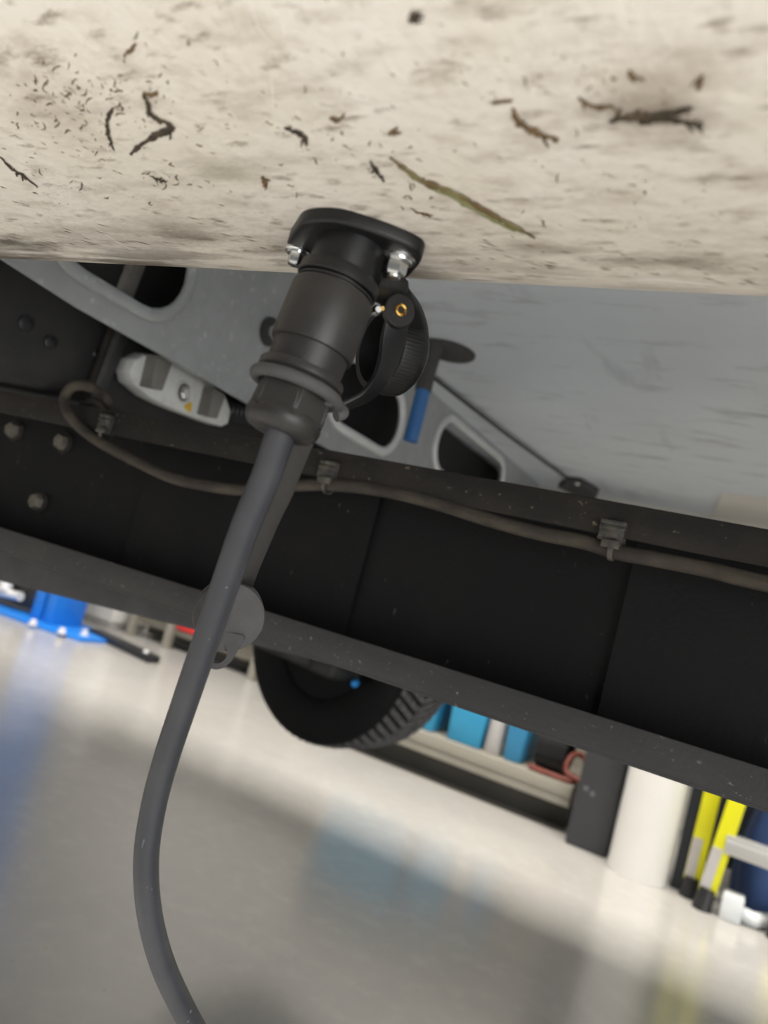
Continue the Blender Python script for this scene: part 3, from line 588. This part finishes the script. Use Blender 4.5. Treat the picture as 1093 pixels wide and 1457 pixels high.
weed('dried_weed', [(895, 100), (900, 106), (905, 112)], 6, 'weed_brown', 'small brown speck above the brown smear')
weed('dried_weed', [(1000, 104), (996, 118), (992, 128)], 5, 'weed_brown', 'upright brown speck at the end of the brown smear')
weed('dried_weed', [(373, 250), (378, 257), (376, 264)], 6, 'weed_brown', 'small ochre flake near the flange corner')
weed('dried_weed', [(195, 60), (188, 70), (176, 78)], 4, 'weed_brown', 'faint looped fibre above the hooked root')
# uncountable specks and scuffs
mb = MB()
def speck(x, y, lpx, wpx, ang):
    p, no = skirt_uv(x, y); D = (p - CAM).dot(FW); T = (CR * math.cos(ang) + CU * math.sin(ang)); T = (T - no * T.dot(no)).normalized(); Y = no.cross(T)
    a, b = lpx * D / FPX / 2, wpx * D / FPX / 2; bend = random.uniform(-1, 1) * b * 1.5
    mb.add([p - T * a + Y * bend + no * .0001, p - Y * b + no * .0001, p + T * a + Y * bend + no * .0001, p + Y * b + no * .0001, p + no * (.0003 + b * .3)], [(0, 1, 4), (1, 2, 4), (2, 3, 4), (3, 0, 4), (3, 2, 1, 0)])
def flange_clear(x, y): return not (400 < x < 612 and y > 300)
for (cx, cy, sx, sy, k) in ((120, 150, 110, 45, 75), (180, 240, 170, 50, 40), (450, 190, 150, 60, 25), (850, 110, 190, 30, 22), (700, 250, 250, 70, 24), (930, 300, 160, 60, 20), (546, 100, 500, 90, 20)):
    for _ in range(k):
        x, y = random.gauss(cx, sx * .55), random.gauss(cy, sy * .6)
        yl = 355 + 55 * x / 1093 - 8
        if -10 < x < 1100 and -5 < y < yl and flange_clear(x, y): speck(x, y, random.choice((3, 4, 6, 9, 12)), random.uniform(.9, 2.6), random.gauss(-.1, .9))
for _ in range(90):                              # fine scraping along the lower edge
    x = random.uniform(-5, 1098); y = 350 + 55 * x / 1093 - abs(random.gauss(0, 26))
    if flange_clear(x, y): speck(x, y, random.uniform(8, 26), random.uniform(.8, 2), random.gauss(-.12, .12))
for (cx, cy, sx, sy, k) in ((110, 140, 100, 45, 46), (200, 110, 60, 50, 10), (150, 250, 140, 30, 16), (500, 230, 160, 60, 14), (860, 115, 150, 25, 12), (750, 270, 230, 60, 14), (350, 130, 150, 60, 8)):
    for _ in range(k):                            # crooked little fibres
        x, y = random.gauss(cx, sx * .55), random.gauss(cy, sy * .6); a = random.uniform(-1.6, 1.6); ln = random.uniform(5, 16)
        if not (-8 < x < 1098 and 0 < y < 340 + .05 * x and flange_clear(x, y)): continue
        pl = [(x, y)]
        for _k in range(3): a += random.gauss(0, .8); x += math.cos(a) * ln / 3; y += math.sin(a) * ln / 3; pl.append((x, y))
        if flange_clear(x, y) and y < 350: ribbon(mb, pl, random.uniform(1.2, 3.2), .0001, .4)
tag(mb.build('dirt_specks', 'speck', skirt, sharp=70), 'fine dirt specks on the skirt', kind='stuff')
mb = MB()
def scuff(px, wpx):
    global mb
    mb = MB(); pts = spline([Vec((x, y, 0)) for x, y in px], 5); P = []; wd = []; rad = []
    for i, q in enumerate(pts):
        p, no = skirt_uv(q.x, q.y); P.append(p + no * .00005); wd.append(no); D = (p - CAM).dot(FW); rad.append(max(.15, math.sin(math.pi * i / (len(pts) - 1))) * wpx / 2 * D / FPX)
    T = [(P[min(i + 1, len(P) - 1)] - P[max(0, i - 1)]).normalized() for i in range(len(P))]
    mb.tube(P, rad, 6, flat=.12, wdir=[wd[i].cross(T[i]) for i in range(len(P))]); mb.build('scratch', 'scuff', skirt, sharp=70)
scuff([(356, -4), (364, 30), (380, 55), (408, 74)], 2.2)
scuff([(380, -4), (394, 20), (404, 46), (404, 68)], 2.2)
scuff([(428, 68), (450, 88), (480, 98), (500, 102)], 2.2)
scuff([(385, 95), (388, 130), (390, 165)], 1.6)
scuff([(120, 312), (160, 340), (200, 362)], 1.8)
scuff([(880, 400), (930, 398), (1000, 404), (1040, 410)], 7)
scuff([(560, 326), (572, 334), (584, 338)], 9)
scuff([(640, 398), (680, 396), (730, 402)], 4)

# ------------------------------------------------------------------ the workshop beyond
def gl(x, y): return inV(G(x, y))
# blue lift column
c0 = gl(-60, 862); c1 = gl(126, 914)
base_n = (gl(0, 880).y + gl(124, 914).y) / 2
lift = thing('lift_column', V(-4.45, base_n + .25, -H), 'blue steel lift column bolted to the floor by its base plate', 'vehicle lift')
lL, lR = gl(0, 880).x - .75, gl(124, 914).x
MB().prism([V(lL, base_n + .02, -H), V(lL + .5, base_n - .06, -H), V(lR - .25, base_n, -H), V(lR, base_n + .08, -H), V(lR, base_n + .55, -H), V(lL, base_n + .55, -H)], AZ * .025).build('base_plate', 'lift_blue', lift, bevel=.004)
cn = base_n + .12
xa = gl(33, 885).x * 1.02; xb = gl(109, 900).x * 1.02; wdt = xb - xa
lc_ = MB().vbox(xa, xa + wdt * .42, cn, cn + .3, -H + .025, 2.4).vbox(xa + wdt * .40, xa + wdt * .62, cn + .1, cn + .3, -H + .025, 2.4).vbox(xa + wdt * .60, xb, cn, cn + .3, -H + .025, 2.4).build('column', 'lift_blue', lift, bevel=.01)
for (x, y) in ((48, 884), (89, 896), (121, 899)):
    p = onZ(x, y, -H + .05); p = Vec((p.x, p.y, .025))
    MB().lathe(p, AZ, [(0, .034), (.008, .034), (.010, .022), (.034, .022), (.040, .014)], 16).build('anchor_bolt', 'nut_white', lift)
p = gl(10, 872)
MB().vbox(xa - .75, xa - .04, cn + .05, cn + .3, -H + .06, 1.2).build('carriage', 'black_paint', lift, bevel=.02)
MB().tube([V(xa - .55, cn, -H + .1), V(xa - .15, cn + .0, -H + .14)], .035, 12).lathe(V(xa - .32, cn - .02, -H + .15), AZ, [(0, .05), (.06, .05)], 16).build('arm_pivot', 'nut_white', lift)
a, b = gl(128, 903), gl(218, 944)
tag(MB().prism([V(a.x, a.y + .10, -H), V(a.x, a.y - .03, -H), V(b.x, b.y - .06, -H), V(b.x, b.y + .06, -H)], AZ * .05).build('floor_bar', 'black_paint', bevel=.006), 'low black bar lying on the floor beside the blue lift base', 'bar')
b2 = MB().lathe(V(b.x - .09, b.y, -H + .05), AZ, [(0, .022), (.012, .022), (.018, .012)], 12).build('bar_bolt', 'nut_white'); b2.parent = bpy.data.objects['floor_bar']; b2.location = Vec(b2.location) - wloc(bpy.data.objects['floor_bar'])
# white cabinet behind the lift
tag(MB().vbox(-5.5, -4.75, 4.72, 5.14, -H + .06, .1).vbox(-5.45, -4.8, 4.76, 5.1, -H, -H + .06).build('storage_cabinet', 'drum_white', bevel=.008), 'white cabinet by the wall behind the blue lift column', 'cabinet')
# olive workbench at the wall
bn = 4.78
wb = thing('workbench', V(-3.9, bn, -H), 'olive grey workbench with pale legs along the far wall', 'workbench')
MB().vbox(-4.7, -2.3, bn - .05, 5.14, -.12, -.07).build('worktop', 'bench_shadow_olive', wb, bevel=.005)
MB().vbox(-4.65, -2.35, 5.05, 5.12, -H + .02, -.12).build('back_panel', 'bench_shadow_olive', wb)  # dark olive panel paints in the shadow under the bench
MB().vbox(-4.65, -2.35, bn + .05, 5.05, -H + .12, -H + .16).build('lower_shelf', 'bench_shadow_olive', wb)
for (x, y) in ((232, 922), (352, 975)):
    q = gl(x, y).x * (bn / gl(x, y).y); MB().vbox(q - .03, q + .03, bn, bn + .06, -H, -.12).build('leg', 'shelf_beige', wb, bevel=.004)
for l in (-4.6, -2.42): MB().vbox(l - .03, l + .03, bn, bn + .06, -H, -.12).build('leg', 'shelf_beige', wb, bevel=.004)
q = inV(onN(268, 903, bn + .12)); tag(MB().vbox(q.x - .10, q.x + .12, bn + .06, bn + .25, -H + .16, q.z + .03).vbox(q.x - .12, q.x + .14, bn + .05, bn + .26, q.z + .03, q.z + .05).build('tool_box', 'red', bevel=.008), 'red tool box on the lower shelf of the olive workbench', 'box')

# beige shelf and what stands on it
sn = (gl(640, 1108).y + gl(801, 1195).y) / 2 - .10
zt = inV(onN(720, 1085, sn)).z; zb = inV(onN(720, 1117, sn)).z; s1 = gl(812, 1180).x * 1.0; s0 = -2.35
zt2 = zt
sh = thing('low_shelf', V(-1.5, sn + .3, -H), 'long beige low shelf with a dark shadow block beneath it', 'shelf')
MB().vbox(s0, s1, sn, sn + .6, zb, zt).vbox(s0, s1, sn - .008, sn + .01, zb + (zt - zb) * .45, zt + .004).build('deck', 'shelf_beige', sh, bevel=.004)
MB().vbox(s0 + .02, s1 - .02, sn + .16, sn + .6, -H, zb).build('shadow_plinth', 'shelf_dark', sh)  # dark block paints in the shadow under the deck
MB().vbox(s0, s1, sn + .58, sn + .62, zt, zt + 1.0).build('back_panel', 'shelf_beige', sh)
def shx(x, y, dn): return inV(onN(x, y, sn + dn)).x
def bin_(l0, l1, n0, n1, z0, z1, m, label, name='storage_bin', cat='bin', taper=.02):
    t = thing(name, V((l0 + l1) / 2, (n0 + n1) / 2, z0), label, cat)
    mb = MB(); o = [(l0 + taper, n0 + taper), (l1 - taper, n0 + taper), (l1 - taper, n1 - taper), (l0 + taper, n1 - taper)]; p = [(l0, n0), (l1, n0), (l1, n1), (l0, n1)]
    i_ = [(l0 + .01, n0 + .01), (l1 - .01, n0 + .01), (l1 - .01, n1 - .01), (l0 + .01, n1 - .01)]
    vs = [V(a, b, z0) for a, b in o] + [V(a, b, z1) for a, b in p] + [V(a, b, z1) for a, b in i_] + [V(a, b, z0 + .02) for a, b in o]
    fs = [(3, 2, 1, 0), (15, 14, 13, 12)] + [(k + 4 * j, (k + 1) % 4 + 4 * j, (k + 1) % 4 + 4 * (j + 1), k + 4 * (j + 1)) for j in range(3) for k in range(4)]
    mb.add(vs, fs).build('tub', m, t, bevel=.003)
    MB().vbox(l0 - .008, l1 + .008, n0 - .008, n0 + .006, z1 - .03, z1).build('rim', m, t, bevel=.002)
    return t
bin_(shx(632, 1040, .06), shx(688, 1052, .06), sn + .05, sn + .40, zt + .003, zt + .42, 'bin_cyan', 'bright cyan plastic bin on the beige shelf beside the pale canister')
bin_(shx(505, 985, .06), shx(620, 1030, .06), sn + .06, sn + .42, zt + .003, zt + .50, 'bin_cyan', 'wide cyan plastic bin on the beige shelf behind the tyre')
cx = shx(701, 1060, .1)
cn_ = thing('canister', V(cx, sn + .12, zt), 'pale grey canister on the beige shelf between two blue bins', 'canister')
MB().lathe(V(cx, sn + .12, zt + .002), AZ, [(0, .046), (.006, .049), (.26, .049), (.29, .04), (.30, .03)], 28).build('body', 'sticker', cn_)
MB().lathe(V(cx, sn + .12, zt + .30), AZ, [(0, .03), (.05, .03), (.055, .026)], 20).build('lid', 'shelf_dark', cn_)
bin_(shx(712, 1070, .06), shx(744, 1083, .06), sn + .05, sn + .40, zt + .003, zt + .36, 'bin_blue', 'dark teal blue bin on the beige shelf beside the black coil')
kx = shx(786, 1086, .2)
t = thing('coiled_hose', V(kx, sn + .2, zt), 'black ribbed hose coil standing on the beige shelf', 'hose')
for k in range(7):
    r = .11; c = V(kx - .065 + k * .022, sn + .2, zt + .125); rg = [c + AN * (math.cos(t_) * r) + AZ * (math.sin(t_) * r) for t_ in [2 * math.pi * j / 28 for j in range(29)]]
    MB().tube(rg, .0125, 8).build('turn', 'black_paint', t)
rx = shx(812, 1108, .1); rz = zt
pts = [V(rx - .20, sn + .05, rz + .014), V(rx - .10, sn + .035, rz + .014), V(rx + .02, sn + .05, rz + .014), V(rx + .07, sn + .12, rz + .06), V(rx + .02, sn + .16, rz + .13), V(rx - .02, sn + .10, rz + .12), V(rx - .02, sn + .06, rz + .05), V(rx + .06, sn + .04, rz + .03)]
tag(MB().tube(spline(pts, 8), .014, 10).build('air_hose', 'hose_red'), 'tangled red air hose at the shelf end beside the dark post', 'hose')

# dark steel post, white drum, slate post
p0, p1 = gl(805, 1197), gl(858, 1224); pn = (p0.y + p1.y) / 2
post = thing('steel_post', V((p0.x + p1.x) / 2, pn + .1, -H), 'dark grey square steel post standing on the floor beside the white drum', 'post')
MB().vbox(p0.x, p1.x, pn, pn + .2, -H, 2.0).build('shaft', 'post_grey', post, bevel=.012)
for (x, y) in ((834, 1122), (843, 1130)):
    q = onN(x, y, pn); MB().lathe(q + AN * .002, -AN, [(0, .012), (.003, .012), (.005, .008)], 12).build('bolt', 'bolt_grey', post)
d0, d1 = gl(862, 1230), gl(947, 1264); dr_ = (d1.x - d0.x) / 2 * 1.0; dcx = (d0.x + d1.x) / 2; dny = gl(905, 1256).y + dr_
drum = thing('white_drum', V(dcx, dny, -H), 'tall white cylindrical drum standing beside the dark grey post', 'drum')
MB().lathe(V(dcx, dny, -H), AZ, [(0, dr_ * .985), (.01, dr_), (1.25, dr_), (1.27, dr_ * .97), (1.28, dr_ * .9)], 48).build('shell', 'drum_white', drum)
MB().lathe(V(dcx, dny, -H + 1.28), AZ, [(0, dr_ * .93), (.03, dr_ * .93), (.04, dr_ * .85)], 48).build('lid', 'sticker', drum)
sx0 = d1.x + .012
tag(MB().vbox(sx0, sx0 + .10, dny + .02, dny + .14, -H, 2.0).build('support_post', 'slate', bevel=.006), 'slate blue post behind the white drum and the yellow ladder', 'post')

# yellow step ladder
lad = thing('step_ladder', V(.05, gl(985, 1288).y + .1, -H), 'yellow step ladder with grey stickers, aluminium treads and black feet', 'ladder')
ln = gl(985, 1288).y
def lpt(x, y, dn=0): return onN(x, y, ln + dn)
for (xt, yt, xb, yb, dn, sx, sy) in ((1012, 1138, 984, 1254, .10, 1000, 1188), (1046, 1150, 1006, 1270, .0, 1028, 1202)):
    a, b = lpt(xt, yt, dn), lpt(xb, yb, dn); d = (a - b).normalized(); w_ = AL - d * AL.dot(d); w_.normalize()
    st_ = MB().box((b + (a - b) * 3) * .5 + b * .5 - 0 * d, d * ((a - b).length * 1.5), w_ * .034, AN * .014).build('stile', 'ladder_yellow', lad, bevel=.004)
    s = lpt(sx, sy, dn); MB().box((s + b) * .5 - AN * .0145 - w_ * .012, d * ((s - b).length * .42), w_ * .020, AN * .0012).build('sticker', 'sticker', st_)
    ft = Vec((b.x, b.y, 0)) - d * 0
    MB().tube([b + d * .02, Vec((b.x - d.x * .07, b.y - d.y * .07, .02)), Vec((b.x - d.x * .07, b.y - d.y * .07, .0))], [.034, .038, .04], 12).build('foot', 'black_paint', lad, sharp=50)
a = lpt(1040, 1202); MB().box(a + AL * .22 + AN * .01, AL * .24, AN * .03, AZ * .038).box(a + AL * .22 + AN * -.02, AL * .24, AN * .004, AZ * .018).build('tread', 'aluminium', lad, bevel=.006)
MB().box(a + AL * .22 + AZ * .3 + AN * .01, AL * .24, AN * .03, AZ * .038).build('tread', 'aluminium', lad, bevel=.006)
a2, b2 = lpt(1046, 1150) + AL * .42, lpt(1006, 1270) + AL * .27; a2 = b2 + (lpt(1046, 1150) - lpt(1006, 1270)); d = (a2 - b2).normalized()
MB().box(b2 + d * .55 + AL * .0, d * .55, AL * .034, AN * .014).build('stile', 'ladder_yellow', lad, bevel=.004)
MB().tube([b2 + d * .03, Vec((b2.x, b2.y, .02)), Vec((b2.x, b2.y, 0))], [.034, .038, .04], 12).build('foot', 'black_paint', lad, sharp=50)
tag(MB().vbox(sx0 - .02, sx0 + 1.3, ln + .86, ln + 1.2, -H + .08, .7).vbox(sx0, sx0 + 1.28, ln + .90, ln + 1.18, -H, -H + .08).build('steel_locker', 'slate', bevel=.01), 'wide dark slate locker standing behind the blue sack', 'locker')
# blue sack behind the ladder
bx = gl(1060, 1290); c = V(bx.x + .12, ln + .44, -H)
mb = MB(); rows = []
for i in range(15):
    z = i / 14; w_ = .20 * (1 - .15 * z) * (0.9 + .1 * math.sin(z * 9)); rows.append((z * .95, w_))
mb.lathe(c, AZ, rows, 40, X=AL, sx=1.0, lobes=lambda a, t: 1 + .07 * math.sin(5 * a + 3 * t) + .04 * math.sin(11 * a - 7 * t))
tag(mb.build('cloth_sack', 'sack_blue', sharp=60), 'folded dark blue cloth sack standing behind the yellow ladder', 'sack')
# white curved pipe on the floor with its pale block
q0, q1, q2 = gl(1042, 1306), gl(1070, 1314), gl(1110, 1316)
tag(MB().tube(spline([V(q0.x - .03, q0.y + .02, -H + .035), V(q0.x + .06, q0.y - .02, -H + .03), V(q1.x + .03, q1.y - .02, -H + .03), V(q2.x + .1, q2.y + .06, -H + .03), V(q2.x + .35, q2.y + .25, -H + .03)], 6), .03, 16).build('floor_pipe', 'pipe_white', sharp=60), 'white curved pipe lying on the floor at the foot of the ladder', 'pipe')
g0 = gl(1030, 1306); tag(MB().vbox(g0.x - .02, g0.x + .06, g0.y - .03, g0.y + .07, -H, -H + .10).build('pale_block', 'pipe_white', bevel=.008), 'pale blue white block on the floor at the end of the white pipe', 'block')
